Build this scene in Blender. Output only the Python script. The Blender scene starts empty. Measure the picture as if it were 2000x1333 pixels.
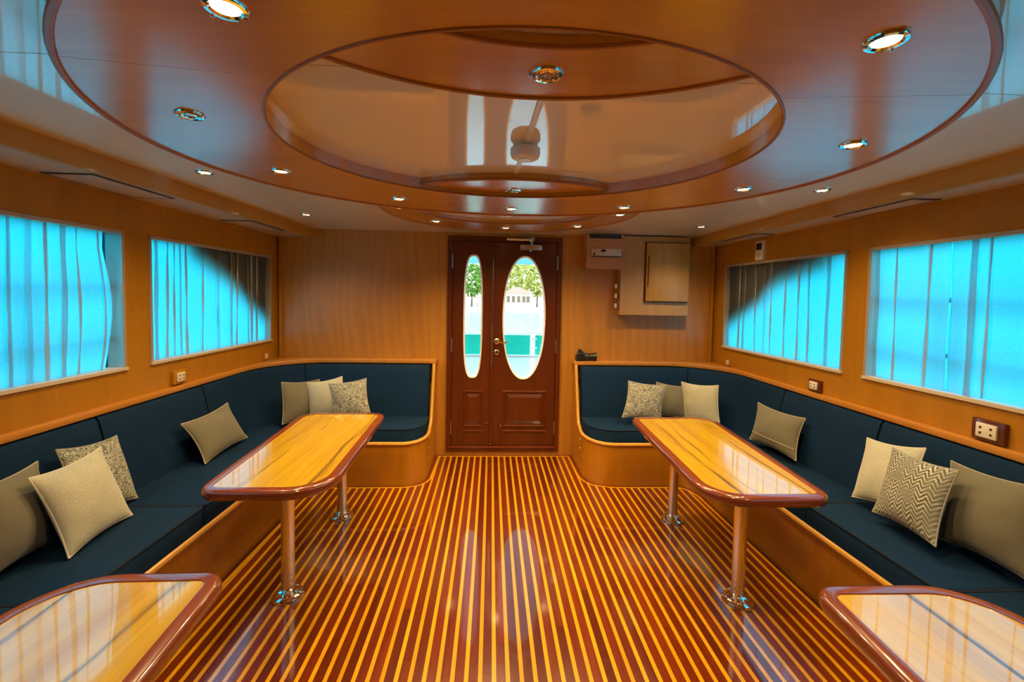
import bpy, bmesh, math, random
from math import sin, cos, pi, radians, sqrt, atan
from mathutils import Vector, Matrix
random.seed(7)
SC = bpy.context.scene
COL = SC.collection

# ------------------------------------------------------------------ camera
cam = bpy.data.cameras.new('camera'); cam_o = bpy.data.objects.new('camera', cam); COL.objects.link(cam_o)
F, CY = 850.0, 615.0
cam.sensor_width = 36.0; cam.lens = 36.0 * F / 2000.0
cam.shift_y = -(666.5 - CY) / 2000.0
cam.clip_start = 0.02; cam.clip_end = 2000
yaw, pitch, roll = 0.0477, atan((CY - 577) / F), 0.018
fwd = Vector((sin(yaw) * cos(pitch), cos(yaw) * cos(pitch), -sin(pitch)))
rt = Vector((cos(yaw), -sin(yaw), 0)); dn = fwd.cross(rt)
r2 = rt * cos(roll) - dn * sin(roll); d2 = rt * sin(roll) + dn * cos(roll)
cam_o.matrix_world = Matrix(((r2.x, -d2.x, -fwd.x, 0), (r2.y, -d2.y, -fwd.y, 0), (r2.z, -d2.z, -fwd.z, 1.5), (0, 0, 0, 1)))
SC.camera = cam_o

# ------------------------------------------------------------------ light, exposure
SC.view_settings.view_transform = 'Standard'; SC.view_settings.look = 'None'
SC.view_settings.exposure = 0.3; SC.view_settings.gamma = 1.0; SC.view_settings.use_curve_mapping = False
SKY, SUN, SPOT = 6.4, 3.2, 31.0
wd = bpy.data.worlds.new('sky'); SC.world = wd; wd.use_nodes = True
nt = wd.node_tree; nt.nodes.clear()
wo = nt.nodes.new('ShaderNodeOutputWorld'); bg = nt.nodes.new('ShaderNodeBackground')
tc = nt.nodes.new('ShaderNodeTexCoord'); sx = nt.nodes.new('ShaderNodeSeparateXYZ'); cr = nt.nodes.new('ShaderNodeValToRGB')
nt.links.new(tc.outputs['Generated'], sx.inputs[0]); nt.links.new(sx.outputs['Z'], cr.inputs[0])
cr.color_ramp.elements[0].position = 0.0; cr.color_ramp.elements[0].color = (0.80, 0.92, 1.0, 1)
cr.color_ramp.elements[1].position = 0.7; cr.color_ramp.elements[1].color = (0.42, 0.68, 1.0, 1)
nt.links.new(cr.outputs[0], bg.inputs[0]); bg.inputs[1].default_value = SKY; nt.links.new(bg.outputs[0], wo.inputs[0])
sun = bpy.data.lights.new('sun', 'SUN'); sun.energy = SUN; sun.angle = radians(0.6); sun.color = (1.0, 0.95, 0.86)
sun_o = bpy.data.objects.new('sun', sun); COL.objects.link(sun_o)
sun_o.rotation_euler = (radians(38), 0, radians(-4))       # shines from behind the boat's bow end, high, down on the deck and the beach
cy = SC.cycles
cy.use_denoising = True
cy.max_bounces = 10; cy.diffuse_bounces = 5; cy.glossy_bounces = 5; cy.transmission_bounces = 6; cy.transparent_max_bounces = 12
cy.sample_clamp_indirect = 6.0; cy.caustics_reflective = False; cy.caustics_refractive = False

# ------------------------------------------------------------------ node materials
class NM:
    def __init__(s, name):
        s.m = bpy.data.materials.new(name); s.m.use_nodes = True; s.t = s.m.node_tree; s.t.nodes.clear()
        s.out = s.n('ShaderNodeOutputMaterial')
    def n(s, k, **kw):
        x = s.t.nodes.new(k)
        for a, b in kw.items(): setattr(x, a, b)
        return x
    def l(s, a, b): s.t.links.new(a, b)
    def v(s, sock, val): sock.default_value = val
    def math(s, op, a, b=None):
        x = s.n('ShaderNodeMath', operation=op)
        for i, q in enumerate((a, b)):
            if q is None: continue
            if isinstance(q, (int, float)): x.inputs[i].default_value = q
            else: s.l(q, x.inputs[i])
        return x.outputs[0]
    def noise(s, vec, scale, detail=4, rough=.55, dist=0):
        x = s.n('ShaderNodeTexNoise'); s.l(vec, x.inputs['Vector'])
        x.inputs['Scale'].default_value = scale; x.inputs['Detail'].default_value = detail
        x.inputs['Roughness'].default_value = rough; x.inputs['Distortion'].default_value = dist
        return x.outputs['Fac']
    def ramp(s, f, stops):
        x = s.n('ShaderNodeValToRGB'); s.l(f, x.inputs[0]); e = x.color_ramp.elements
        while len(e) < len(stops): e.new(0.5)
        for i, (p, c) in enumerate(stops): e[i].position = p; e[i].color = (*c, 1)
        return x.outputs[0]
    def mix(s, f, a, b, mode='MIX'):
        x = s.n('ShaderNodeMix', data_type='RGBA', blend_type=mode)
        for i, q in ((0, f), (6, a), (7, b)):
            if isinstance(q, (int, float)): x.inputs[i].default_value = q
            elif isinstance(q, tuple): x.inputs[i].default_value = (*q, 1)
            else: s.l(q, x.inputs[i])
        return x.outputs[2]
    def pr(s, col, rough=.5, metal=0, coat=0, coat_r=.04, spec=.5, bump=None, bstr=.2, sheen=0, bdist=.002, cior=1.5):
        p = s.n('ShaderNodeBsdfPrincipled')
        if isinstance(col, tuple): p.inputs['Base Color'].default_value = (*col, 1)
        else: s.l(col, p.inputs['Base Color'])
        if isinstance(rough, (int, float)): p.inputs['Roughness'].default_value = rough
        else: s.l(rough, p.inputs['Roughness'])
        p.inputs['Metallic'].default_value = metal; p.inputs['Coat Weight'].default_value = coat
        p.inputs['Coat Roughness'].default_value = coat_r; p.inputs['Coat IOR'].default_value = cior; p.inputs['Specular IOR Level'].default_value = spec
        p.inputs['Sheen Weight'].default_value = sheen
        if bump is not None:
            b = s.n('ShaderNodeBump'); b.inputs['Strength'].default_value = bstr; b.inputs['Distance'].default_value = bdist
            s.l(bump, b.inputs['Height']); s.l(b.outputs[0], p.inputs['Normal'])
        s.l(p.outputs[0], s.out.inputs[0]); return p
    def coord(s, kind='Object', scale=(1, 1, 1), rot=(0, 0, 0), loc=(0, 0, 0)):
        t = s.n('ShaderNodeTexCoord'); m = s.n('ShaderNodeMapping'); s.l(t.outputs[kind], m.inputs[0])
        m.inputs['Scale'].default_value = scale; m.inputs['Rotation'].default_value = rot; m.inputs['Location'].default_value = loc
        return m.outputs[0]

def plain(name, col, rough=.5, metal=0, coat=0, spec=.5):
    a = NM(name); a.pr(col, rough, metal, coat, spec=spec); return a.m

def wood(name, dark, mid, light, grain='z', rough=.4, coat=0., coat_r=.05, along=1.0, across=22, rnd=0., spec=.5, figure=0., cior=1.5):
    a = NM(name)
    sc = {'x': (along, across, across), 'y': (across, along, across), 'z': (across, across, along)}[grain]
    c = a.coord('Object', sc)
    if rnd:                                             # each piece its own cut of timber
        oi = a.n('ShaderNodeObjectInfo'); ad = a.n('ShaderNodeVectorMath', operation='ADD')
        cb = a.n('ShaderNodeCombineXYZ'); w = a.math('MULTIPLY', oi.outputs['Random'], 37.0)
        for i in range(3): a.l(w, cb.inputs[i])
        a.l(c, ad.inputs[0]); a.l(cb.outputs[0], ad.inputs[1]); c = ad.outputs[0]
    n1 = a.noise(c, 1.0, 6, .6, .4)
    col = a.ramp(n1, [(.25, dark), (.5, mid), (.75, light)])
    n2 = a.noise(c, 5.0, 3, .6)
    col = a.mix(.25, col, a.ramp(n2, [(.35, dark), (.65, light)]))
    if figure:
        c2 = a.coord('Object', {'x': (.5, 2.5, 2.5), 'y': (2.5, .5, 2.5), 'z': (2.5, 2.5, .55)}[grain])
        wv = a.n('ShaderNodeTexWave', wave_type='BANDS', bands_direction='X'); a.l(c2, wv.inputs['Vector'])
        wv.inputs['Scale'].default_value = 1.5; wv.inputs['Distortion'].default_value = 16; wv.inputs['Detail'].default_value = 2.0; wv.inputs['Detail Scale'].default_value = .6
        col = a.mix(figure, col, a.ramp(wv.outputs['Fac'], [(.1, dark), (.9, light)]))
    if rnd:
        hs = a.n('ShaderNodeHueSaturation'); a.l(col, hs.inputs['Color'])
        a.l(a.math('ADD', a.math('MULTIPLY', oi.outputs['Random'], rnd), 1 - rnd / 2), hs.inputs['Value']); col = hs.outputs[0]
    a.pr(col, rough, 0, coat, coat_r, spec, bump=n2, bstr=.04, cior=cior)
    return a.m

M = {}
M['wall'] = wood('wall_veneer', (.37, .150, .006), (.43, .186, .009), (.49, .22, .013), 'z', .35, .25, .18, across=9, figure=.12)
M['wall_back'] = wood('back_wall_veneer', (.38, .158, .018), (.46, .198, .025), (.52, .235, .034), 'z', .4, .2, .2, across=7, figure=.30)
M['bench'] = wood('bench_veneer', (.38, .14, .004), (.45, .175, .007), (.51, .21, .011), 'z', .3, .4, .15, across=14, figure=.05)
M['ledge'] = wood('ledge_oak', (.44, .17, .025), (.54, .225, .036), (.60, .27, .05), 'y', .3, .5, .1)
M['trim_oak'] = wood('trim_oak', (.58, .29, .045), (.68, .35, .06), (.74, .41, .08), 'y', .3, .5, .08)
M['ring'] = wood('ceiling_veneer', (.46, .185, .012), (.56, .24, .018), (.62, .28, .028), 'x', .3, .6, .16, across=10, cior=1.7)
M['ring_edge'] = wood('ceiling_edge', (.27, .085, .010), (.34, .115, .016), (.40, .14, .022), 'x', .45, .1, .2)
M['beam'] = wood('beam_veneer', (.40, .19, .022), (.47, .235, .030), (.53, .27, .040), 'y', .35, .4, .1, across=18)
M['mahogany'] = wood('mahogany', (.070, .012, .0025), (.100, .019, .004), (.130, .028, .006), 'z', .3, .45, .12, across=18)
M['mahogany_rim'] = wood('table_rim_mahogany', (.13, .024, .008), (.18, .036, .012), (.24, .055, .018), 'y', .2, .9, .04, across=14)
M['plank'] = wood('floor_mahogany', (.085, .009, .0012), (.138, .016, .002), (.20, .031, .0035), 'y', .22, .9, .05, along=.9, across=30, rnd=.55, cior=1.75)
M['inlay'] = wood('floor_inlay_maple', (.54, .25, .005), (.66, .325, .007), (.72, .385, .012), 'y', .22, .9, .05, along=.9, across=30, rnd=.2, cior=1.75)
M['cabinet'] = wood('cabinet_veneer', (.36, .19, .040), (.43, .24, .056), (.48, .28, .072), 'z', .4, .3, .15, across=14, figure=.08)
M['speaker_box'] = wood('amplifier_box_veneer', (.38, .16, .045), (.45, .205, .065), (.50, .24, .085), 'x', .4, .3, .15, across=14)

def table_wood(name, seed, cx):
    a = NM(name)
    c = a.coord('Object', (9, .55, 1), loc=(seed, seed * .37, 0))
    n = a.noise(c, 1.0, 5, .6, .5)
    col = a.ramp(n, [(.28, (.42, .24, .003)), (.5, (.56, .36, .004)), (.72, (.62, .425, .007))])
    fine = a.noise(a.coord('Object', (70, 2.0, 1), loc=(seed, 0, 0)), 1.0, 3, .6)
    col = a.mix(.28, col, a.ramp(fine, [(.35, (.42, .17, .012)), (.65, (.76, .44, .04))]))
    # dark heartwood streaks that wander along the length
    c2 = a.coord('Object', (1, .5, 1), loc=(seed * 1.7, seed, 0))
    t = a.n('ShaderNodeTexCoord'); sp = a.n('ShaderNodeSeparateXYZ'); a.l(t.outputs['Object'], sp.inputs[0])
    wob = a.noise(c2, 2.2, 3, .5)
    for (x0, w) in cx:
        d = a.math('ABSOLUTE', a.math('SUBTRACT', a.math('ADD', sp.outputs[0], a.math('MULTIPLY', wob, .16)), x0 + .08))
        d = a.math('DIVIDE', d, w)
        d = a.math('ADD', d, a.math('MULTIPLY', a.noise(a.coord('Object', (45, .9, 1), loc=(x0 * 9, 1, 0)), 1, 4, .7), 1.5))
        f = a.ramp(d, [(.60, (.9, .9, .9)), (1.15, (0, 0, 0))])
        col = a.mix(f, col, (.085, .034, .007))
    p = a.pr(col, .25, 0, 1.0, .025, .5, cior=2.3)
    return a.m

def lacquer(name, col, rough=.07):
    a = NM(name)
    n = a.noise(a.coord('Object', (2.2, 1.2, 1)), 1.6, 2, .4)
    a.pr(col, .35, 0, 1.0, rough, .5, bump=n, bstr=.10, bdist=.01, cior=2.2)
    return a.m
M['ceil'] = lacquer('ceiling_lacquer', (.82, .745, .53), .035)
M['soffit'] = lacquer('soffit_lacquer', (.72, .58, .40), .15)
M['dark_gap'] = plain('dark_joint', (.05, .018, .006), .6)

def fabric(name, c1, c2, scale=380, sheen=.25, rough=.85, bstr=.15):
    a = NM(name)
    n = a.noise(a.coord('Object', (1, 1, 1)), scale, 2, .6)
    n3 = a.noise(a.coord('Object', (1, 1, 1)), 9, 3, .5)
    col = a.mix(.35, a.ramp(n, [(.3, c1), (.7, c2)]), a.ramp(n3, [(.3, c1), (.7, c2)]))
    a.pr(col, rough, 0, 0, spec=.12, bump=n, bstr=bstr, sheen=sheen); return a.m
M['navy'] = fabric('navy_canvas', (.0038, .0185, .053), (.0064, .0285, .074), sheen=.0)
M['navy_pipe'] = fabric('navy_piping', (.004, .010, .024), (.006, .014, .032), sheen=.1)
M['taupe'] = fabric('taupe_linen', (.135, .124, .083), (.178, .165, .114), 500)
M['taupe_pipe'] = fabric('taupe_seam', (.34, .29, .21), (.42, .36, .27), 500)
M['cream'] = fabric('cream_boucle', (.36, .355, .26), (.52, .515, .40), 150, .5, .9, .6)
M['cream_pipe'] = fabric('cream_seam', (.55, .5, .4), (.7, .66, .54), 300)

def swirl():
    a = NM('paisley_weave')
    c = a.coord('UV', (1, 1, 1))
    w = a.n('ShaderNodeTexVoronoi', feature='DISTANCE_TO_EDGE'); 
    nz = a.n('ShaderNodeTexNoise'); a.l(c, nz.inputs['Vector']); nz.inputs['Scale'].default_value = 9; nz.inputs['Detail'].default_value = 2
    mx = a.n('ShaderNodeMix', data_type='RGBA'); mx.inputs[0].default_value = .28
    a.l(c, mx.inputs[6]); a.l(nz.outputs['Color'], mx.inputs[7]); a.l(mx.outputs[2], w.inputs['Vector']); w.inputs['Scale'].default_value = 6.0
    f = a.math('PINGPONG', a.math('MULTIPLY', w.outputs['Distance'], 2.6), .5)
    col = a.ramp(f, [(.10, (.06, .065, .05)), (.2, (.50, .50, .40)), (.34, (.56, .56, .46)), (.42, (.08, .085, .065))])
    big = a.noise(c, 5, 2)
    col = a.mix(a.math('MULTIPLY', big, .5), col, (.22, .225, .20))
    a.pr(col, .85, 0, 0, spec=.2, bump=f, bstr=.3, sheen=.2); return a.m
def zigzag():
    a = NM('chevron_weave')
    t = a.n('ShaderNodeTexCoord'); sp = a.n('ShaderNodeSeparateXYZ'); a.l(t.outputs['UV'], sp.inputs[0])
    n = a.noise(t.outputs['UV'], 14, 3)
    tri = a.math('PINGPONG', a.math('MULTIPLY', sp.outputs[0], 7), .5)
    v = a.math('ADD', a.math('MULTIPLY', sp.outputs[1], 15), a.math('MULTIPLY', tri, 2.6))
    v = a.math('ADD', v, a.math('MULTIPLY', n, .8))
    f = a.math('PINGPONG', v, .5)
    col = a.ramp(f, [(.12, (.075, .075, .06)), (.25, (.18, .18, .15)), (.38, (.52, .50, .38))])
    patch = a.ramp(a.noise(t.outputs['UV'], 3.5, 2), [(.42, (0, 0, 0)), (.58, (.75, .75, .75))])
    col = a.mix(patch, col, (.20, .20, .17))
    a.pr(col, .85, 0, 0, spec=.2, bump=f, bstr=.4, sheen=.2); return a.m
M['swirl'] = swirl(); M['zigzag'] = zigzag()
M['pattern_pipe'] = fabric('patterned_seam', (.25, .24, .2), (.36, .35, .3), 300)

def curtain_mat():
    a = NM('curtain_voile')
    n = a.noise(a.coord('Object', (1, 1, 1)), 120, 3, .6)
    c1 = a.ramp(n, [(.3, (.30, .29, .28)), (.7, (.36, .35, .34))])
    c2 = a.ramp(n, [(.3, (.76, .80, .80)), (.7, (.86, .90, .90))])
    d = a.n('ShaderNodeBsdfDiffuse'); t = a.n('ShaderNodeBsdfTranslucent'); m = a.n('ShaderNodeMixShader')
    a.l(c1, d.inputs[0]); a.l(c2, t.inputs[0]); m.inputs[0].default_value = .80
    a.l(d.outputs[0], m.inputs[1]); a.l(t.outputs[0], m.inputs[2]); a.l(m.outputs[0], a.out.inputs[0]); return a.m
M['curtain'] = curtain_mat()
def glass(name, tint, gloss=.06):
    a = NM(name)
    t = a.n('ShaderNodeBsdfTransparent'); t.inputs[0].default_value = (*tint, 1)
    g = a.n('ShaderNodeBsdfGlossy'); g.inputs['Roughness'].default_value = .02
    fr = a.n('ShaderNodeFresnel'); fr.inputs[0].default_value = 1.45
    m = a.n('ShaderNodeMixShader'); a.l(fr.outputs[0], m.inputs[0]); a.l(t.outputs[0], m.inputs[1]); a.l(g.outputs[0], m.inputs[2])
    a.l(m.outputs[0], a.out.inputs[0]); return a.m
M['daylight_glass'] = glass('cyan_daylight_glass', (.07, .80, .97))  # cyan cast of the daylight is put into the pane's tint
M['dimming_glass'] = glass('dimming_glass', (.70, .72, .68))  # grey tint added to dim the overbright view outside
M['rail_glass'] = glass('teal_rail_glass', (.03, .62, .60))
M['lit_bevel'] = plain('lit_bevel_edge', (.92, .93, .88), .15, 0, .5)  # near-white colour stands in for daylight glowing on the chamfer
M['chrome'] = plain('chrome', (.86, .84, .80), .06, 1)
M['pole_chrome'] = plain('satin_chrome', (.84, .80, .74), .16, 1)
M['steel'] = plain('brushed_steel', (.62, .58, .52), .28, 1)
M['brass'] = plain('brass', (.75, .50, .25), .2, 1)
M['black'] = plain('black_plastic', (.012, .012, .014), .35)
M['rubber'] = plain('black_rubber', (.02, .02, .022), .6)
M['lensglass'] = plain('camera_lens', (.01, .012, .03), .05, 0, 1)
M['white_pl'] = plain('white_plastic', (.78, .74, .64), .35)
M['ivory'] = plain('ivory_plastic', (.74, .66, .50), .35)
M['silver_panel'] = plain('silver_fascia', (.62, .48, .34), .35, .3)
M['screen'] = plain('dark_display', (.02, .015, .015), .1, 0, .5)
M['alu'] = plain('aluminium_frame', (.50, .44, .38), .4, .4)
M['sill'] = plain('pale_sill', (.62, .52, .40), .4)
M['white_deck'] = plain('white_gelcoat', (.82, .84, .84), .3)
M['bounce_lit_roof'] = plain('sea_bounce_white', (.30, .62, .74), .6)  # pale blue paints the sea's bounced light onto a white roof underside
M['dark_panel'] = plain('dark_hull_panel', (.06, .055, .05), .5)
M['lamp_off'] = plain('unlit_lens', (.55, .45, .35), .12, .3)
def emis(name, col, s):
    a = NM(name); e = a.n('ShaderNodeEmission'); e.inputs[0].default_value = (*col, 1); e.inputs[1].default_value = s
    a.l(e.outputs[0], a.out.inputs[0]); return a.m
M['lamp_on'] = emis('lit_lens', (1, .80, .46), 14)
def outdoor(name, c1, c2, scale, rough=.8):
    a = NM(name); n = a.noise(a.coord('Object'), scale, 4); a.pr(a.ramp(n, [(.35, c1), (.65, c2)]), rough); return a.m
M['sand'] = outdoor('sand', (.62, .52, .34), (.74, .64, .46), .4)
M['leaf'] = outdoor('leaf', (.10, .22, .03), (.22, .36, .05), 3)
M['leaf_y'] = outdoor('leaf_yellow', (.34, .36, .05), (.52, .48, .10), 3)
M['bark'] = outdoor('bark', (.10, .07, .04), (.18, .12, .08), 4)
M['plaster'] = plain('white_plaster', (.8, .74, .68), .8)
M['roof'] = outdoor('tile_roof', (.40, .20, .14), (.52, .30, .22), 3)
M['shade'] = plain('window_shade', (.20, .13, .09), .5)
def sea():
    a = NM('sea_water'); n = a.noise(a.coord('Object', (1, .25, 1)), .5, 4)
    a.pr(a.ramp(n, [(.3, (.16, .38, .24)), (.7, (.30, .50, .32))]), .25, bump=n, bstr=.3, bdist=.05); return a.m
M['sea'] = sea()

# ------------------------------------------------------------------ mesh helpers
class MB:
    def __init__(s): s.bm = bmesh.new()
    def box(s, x0, x1, y0, y1, z0, z1):
        vs = [s.bm.verts.new(p) for p in ((x0, y0, z0), (x1, y0, z0), (x1, y1, z0), (x0, y1, z0), (x0, y0, z1), (x1, y0, z1), (x1, y1, z1), (x0, y1, z1))]
        for f in ((3, 2, 1, 0), (4, 5, 6, 7), (0, 1, 5, 4), (1, 2, 6, 5), (2, 3, 7, 6), (3, 0, 4, 7)): s.bm.faces.new([vs[i] for i in f])
        return s
    def hexa(s, P):                                      # eight corners: bottom ring then top ring
        vs = [s.bm.verts.new(p) for p in P]
        for f in ((3, 2, 1, 0), (4, 5, 6, 7), (0, 1, 5, 4), (1, 2, 6, 5), (2, 3, 7, 6), (3, 0, 4, 7)): s.bm.faces.new([vs[i] for i in f])
        return s
    def loft(s, rings, closed=True, caps=True, ring_closed=False):
        R = [[s.bm.verts.new(p) for p in r] for r in rings]; n = len(R[0])
        k = len(R) if ring_closed else len(R) - 1
        for i in range(k):
            a, b = R[i], R[(i + 1) % len(R)]
            for j in range(n if closed else n - 1):
                jj = (j + 1) % n
                s.bm.faces.new((a[j], a[jj], b[jj], b[j]))
        if caps and closed and not ring_closed:
            s.bm.faces.new(R[0][::-1]); s.bm.faces.new(R[-1])
        return s
    def prism(s, poly, z0, z1):
        return s.loft([[(x, y, z0) for x, y in poly], [(x, y, z1) for x, y in poly]])
    def tube(s, path, r, n=8, closed=False, taper=None):
        P = [Vector(p) for p in path]; rings = []; m = len(P); up = None
        for i, p in enumerate(P):
            if closed: d = P[(i + 1) % m] - P[i - 1]
            else: d = P[min(i + 1, m - 1)] - P[max(i - 1, 0)]
            d.normalize()
            if up is None:
                up = Vector((0, 0, 1)) if abs(d.z) < .9 else Vector((1, 0, 0))
            a = d.cross(up); a.normalize(); b = a.cross(d); b.normalize(); up = b
            rr = r if taper is None else r * taper[i]
            rings.append([p + (a * cos(2 * pi * k / n) + b * sin(2 * pi * k / n)) * rr for k in range(n)])
        return s.loft(rings, ring_closed=closed)
    def lathe(s, prof, c=(0, 0, 0), n=24, axis='z', caps=True):
        rings = []
        for r, h in prof:
            ring = []
            for k in range(n):
                a = 2 * pi * k / n
                if axis == 'z': ring.append((c[0] + r * cos(a), c[1] + r * sin(a), c[2] + h))
                elif axis == 'y': ring.append((c[0] + r * cos(a), c[1] + h, c[2] + r * sin(a)))
                else: ring.append((c[0] + h, c[1] + r * cos(a), c[2] + r * sin(a)))
            rings.append(ring)
        return s.loft(rings, caps=caps)
    def bevel(s, w, seg=2, ang=.5):
        bmesh.ops.recalc_face_normals(s.bm, faces=s.bm.faces)
        es = [e for e in s.bm.edges if len(e.link_faces) == 2 and e.calc_face_angle(0) > ang]
        bmesh.ops.bevel(s.bm, geom=es, offset=w, segments=seg, affect='EDGES', profile=.5, clamp_overlap=True); return s
    def build(s, name, mat, parent=None, smooth=35, recalc=True):
        if recalc: bmesh.ops.recalc_face_normals(s.bm, faces=s.bm.faces)
        me = bpy.data.meshes.new(name); s.bm.to_mesh(me); s.bm.free()
        me.materials.append(mat if not isinstance(mat, str) else M[mat])
        if smooth:
            me.shade_smooth(); me.set_sharp_from_angle(angle=radians(smooth))
        o = bpy.data.objects.new(name, me); COL.objects.link(o)
        if parent is not None: o.parent = parent
        return o
def tag(o, label=None, cat=None, group=None, kind=None):
    if label: o['label'] = label
    if cat: o['category'] = cat
    if group: o['group'] = group
    if kind: o['kind'] = kind
    return o
def empty(name, loc=(0, 0, 0), **kw):
    o = bpy.data.objects.new(name, None); COL.objects.link(o); o.location = loc; o.empty_display_size = .05
    return tag(o, **kw)
def part(name, mb, mat, parent, **k):
    """a part built in world metres under a thing whose empty sits at its base"""
    o = mb.build(name, mat, parent, **k)
    w = Vector((0, 0, 0)); p = parent
    while p is not None: w += p.location; p = p.parent
    o.location = -w
    return o
def lerp(a, b, t): return a + (b - a) * t
def interp(tab, x):
    if x <= tab[0][0]: return tab[0][1]
    for (a, b), (c, d) in zip(tab, tab[1:]):
        if x <= c: return b + (d - b) * (x - a) / (c - a) if c > a else d
    return tab[-1][1]
def round_poly(pts, n=8):
    """pts: (x, y, radius), counter-clockwise; returns a dense outline"""
    out = []; m = len(pts)
    for i in range(m):
        p = Vector(pts[i][:2]); a = (Vector(pts[i - 1][:2]) - p); b = (Vector(pts[(i + 1) % m][:2]) - p); r = pts[i][2]
        a.normalize(); b.normalize(); ang = a.angle(b); t = r / math.tan(ang / 2)
        if r < 1e-6: out.append(tuple(p)); continue
        p0 = p + a * t; p1 = p + b * t; c = p + (a + b).normalized() * (r / sin(ang / 2))
        a0 = math.atan2(p0.y - c.y, p0.x - c.x); a1 = math.atan2(p1.y - c.y, p1.x - c.x)
        d = (a1 - a0 + pi) % (2 * pi) - pi
        for k in range(n + 1): out.append((c.x + r * cos(a0 + d * k / n), c.y + r * sin(a0 + d * k / n)))
    return out
def offset_poly(poly, d):
    """move a closed counter-clockwise outline inward by d"""
    n = len(poly); out = []
    for i in range(n):
        p = Vector(poly[i]); a = Vector(poly[i - 1]); b = Vector(poly[(i + 1) % n])
        e1 = (p - a); e2 = (b - p)
        if e1.length < 1e-7: e1 = e2
        if e2.length < 1e-7: e2 = e1
        n1 = Vector((-e1.y, e1.x)).normalized(); n2 = Vector((-e2.y, e2.x)).normalized()
        nn = n1 + n2
        nn = nn / max(nn.length_squared, .2) * 2 if nn.length > 1e-6 else n1
        out.append(tuple(p + nn * d))
    return out

# ------------------------------------------------------------------ the room
YB, YF, ZC = 4.03, -2.6, 2.065                           # aft wall, forward wall, white ceiling
class Side:
    def __init__(s, sg, foot, ft, wall, wt, yfront, xend, curve):
        s.sg, s.foot0, s.ft, s.wall0, s.wt, s.yfront, s.xend, s.curve = sg, foot, ft, wall, wt, yfront, xend, curve
    def foot(s, y): return s.foot0 + s.ft * (YB - y)     # distances outward from the centre plane x = 0, in the side's own direction
    def wall(s, y): return s.wall0 + s.wt * (YB - y)
LS = Side(-1, 1.343, .0185, 1.925, .0188, 3.355, .50, [(.66, 3.357), (.615, 3.37), (.565, 3.402), (.525, 3.455), (.503, 3.52), (.50, 3.60)])
RS = Side(1, 1.610, .0165, 2.104, .0165, 3.345, .775, [(.985, 3.345), (.915, 3.362), (.855, 3.40), (.808, 3.46), (.782, 3.53), (.775, 3.61)])
SIDES = (('left', LS), ('right', RS))

# floor: mahogany planks with pale inlay strips between, a pale border line along the benches
floor = MB().box(-2.0, 2.25, YF, 4.12, -.05, -.003).build('floor', 'plank'); tag(floor, kind='structure')
def border(S):
    p = [(S.foot(y) - .032, y) for y in (YF, 0, 1.5, 2.5, 3.12)]
    x0 = p[-1][0]
    for k in range(1, 7):
        a = pi / 2 * k / 6; p.append((x0 - .11 * (1 - cos(a)), 3.12 + (S.yfront - .028 - 3.12) * sin(a)))
    for x, y in S.curve:
        p.append((x - (.0 if x > S.xend + .1 else .03), y - .026 if x > S.xend + .1 else y - .03))
    p.append((S.xend - .035, YB - .045))
    return [(S.sg * x, y) for x, y in p]
BL, BR = border(LS), border(RS)
outline = sorted(set(BL), key=lambda q: (q[0], q[1]))
tabL = [(x, y) for x, y in BL]; tabR = [(x, y) for x, y in BR][::-1]
TAB = tabL + tabR
def ymax(x):
    for (a, b), (c, d) in zip(TAB, TAB[1:]):
        if a <= x <= c and c > a: return b + (d - b) * (x - a) / (c - a)
    return YF
PITCH, SW, X0 = .0544, .0178, -.021
k = int((-1.50 - X0) / PITCH) - 1
def plank_piece(name, x0, x1, ya, yb0, yb1, mat, zt):
    g = .0004
    m = MB().hexa([(x0 + g, ya + g, -.004), (x1 - g, ya + g, -.004), (x1 - g, yb1 - g, -.004), (x0 + g, yb0 - g, -.004),
                   (x0 + g, ya + g, zt), (x1 - g, ya + g, zt), (x1 - g, yb1 - g, zt), (x0 + g, yb0 - g, zt)])
    m.build(name, mat, floor, smooth=0)
while X0 + k * PITCH < 1.75:
    c = X0 + k * PITCH
    for nm, a, b, mt in (('inlay_strip', c - SW / 2, c + SW / 2, 'inlay'), ('plank', c + SW / 2, c + PITCH - SW / 2, 'plank')):
        y0, y1 = ymax(a), ymax(b)
        if min(y0, y1) < YF + .3: continue
        ya = YF
        cuts = []
        if nm == 'plank':
            yc = .75 + random.random() * 1.3
            while yc < min(y0, y1) - .25: cuts.append(yc); yc += 1.0 + random.random() * 1.1
        for yc in cuts: plank_piece(nm, a, b, ya, yc, yc, mt, 0); ya = yc
        plank_piece(nm, a, b, ya, y0, y1, mt, 0)
    k += 1
def ribbon(path, w, z0, z1):
    rings = []; P = [Vector(p) for p in path]
    for i, p in enumerate(P):
        d = P[min(i + 1, len(P) - 1)] - P[max(i - 1, 0)]; d.normalize(); nrm = Vector((-d.y, d.x)) * w / 2
        a, b = p + nrm, p - nrm
        rings.append([(a.x, a.y, z0), (b.x, b.y, z0), (b.x, b.y, z1), (a.x, a.y, z1)])
    return MB().loft(rings)
for B in (BL + [(BR[-1][0], BR[-1][1])], BR):
    ribbon(B, .016, -.004, .0012).build('border_strip', 'inlay', floor, smooth=0)

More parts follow.
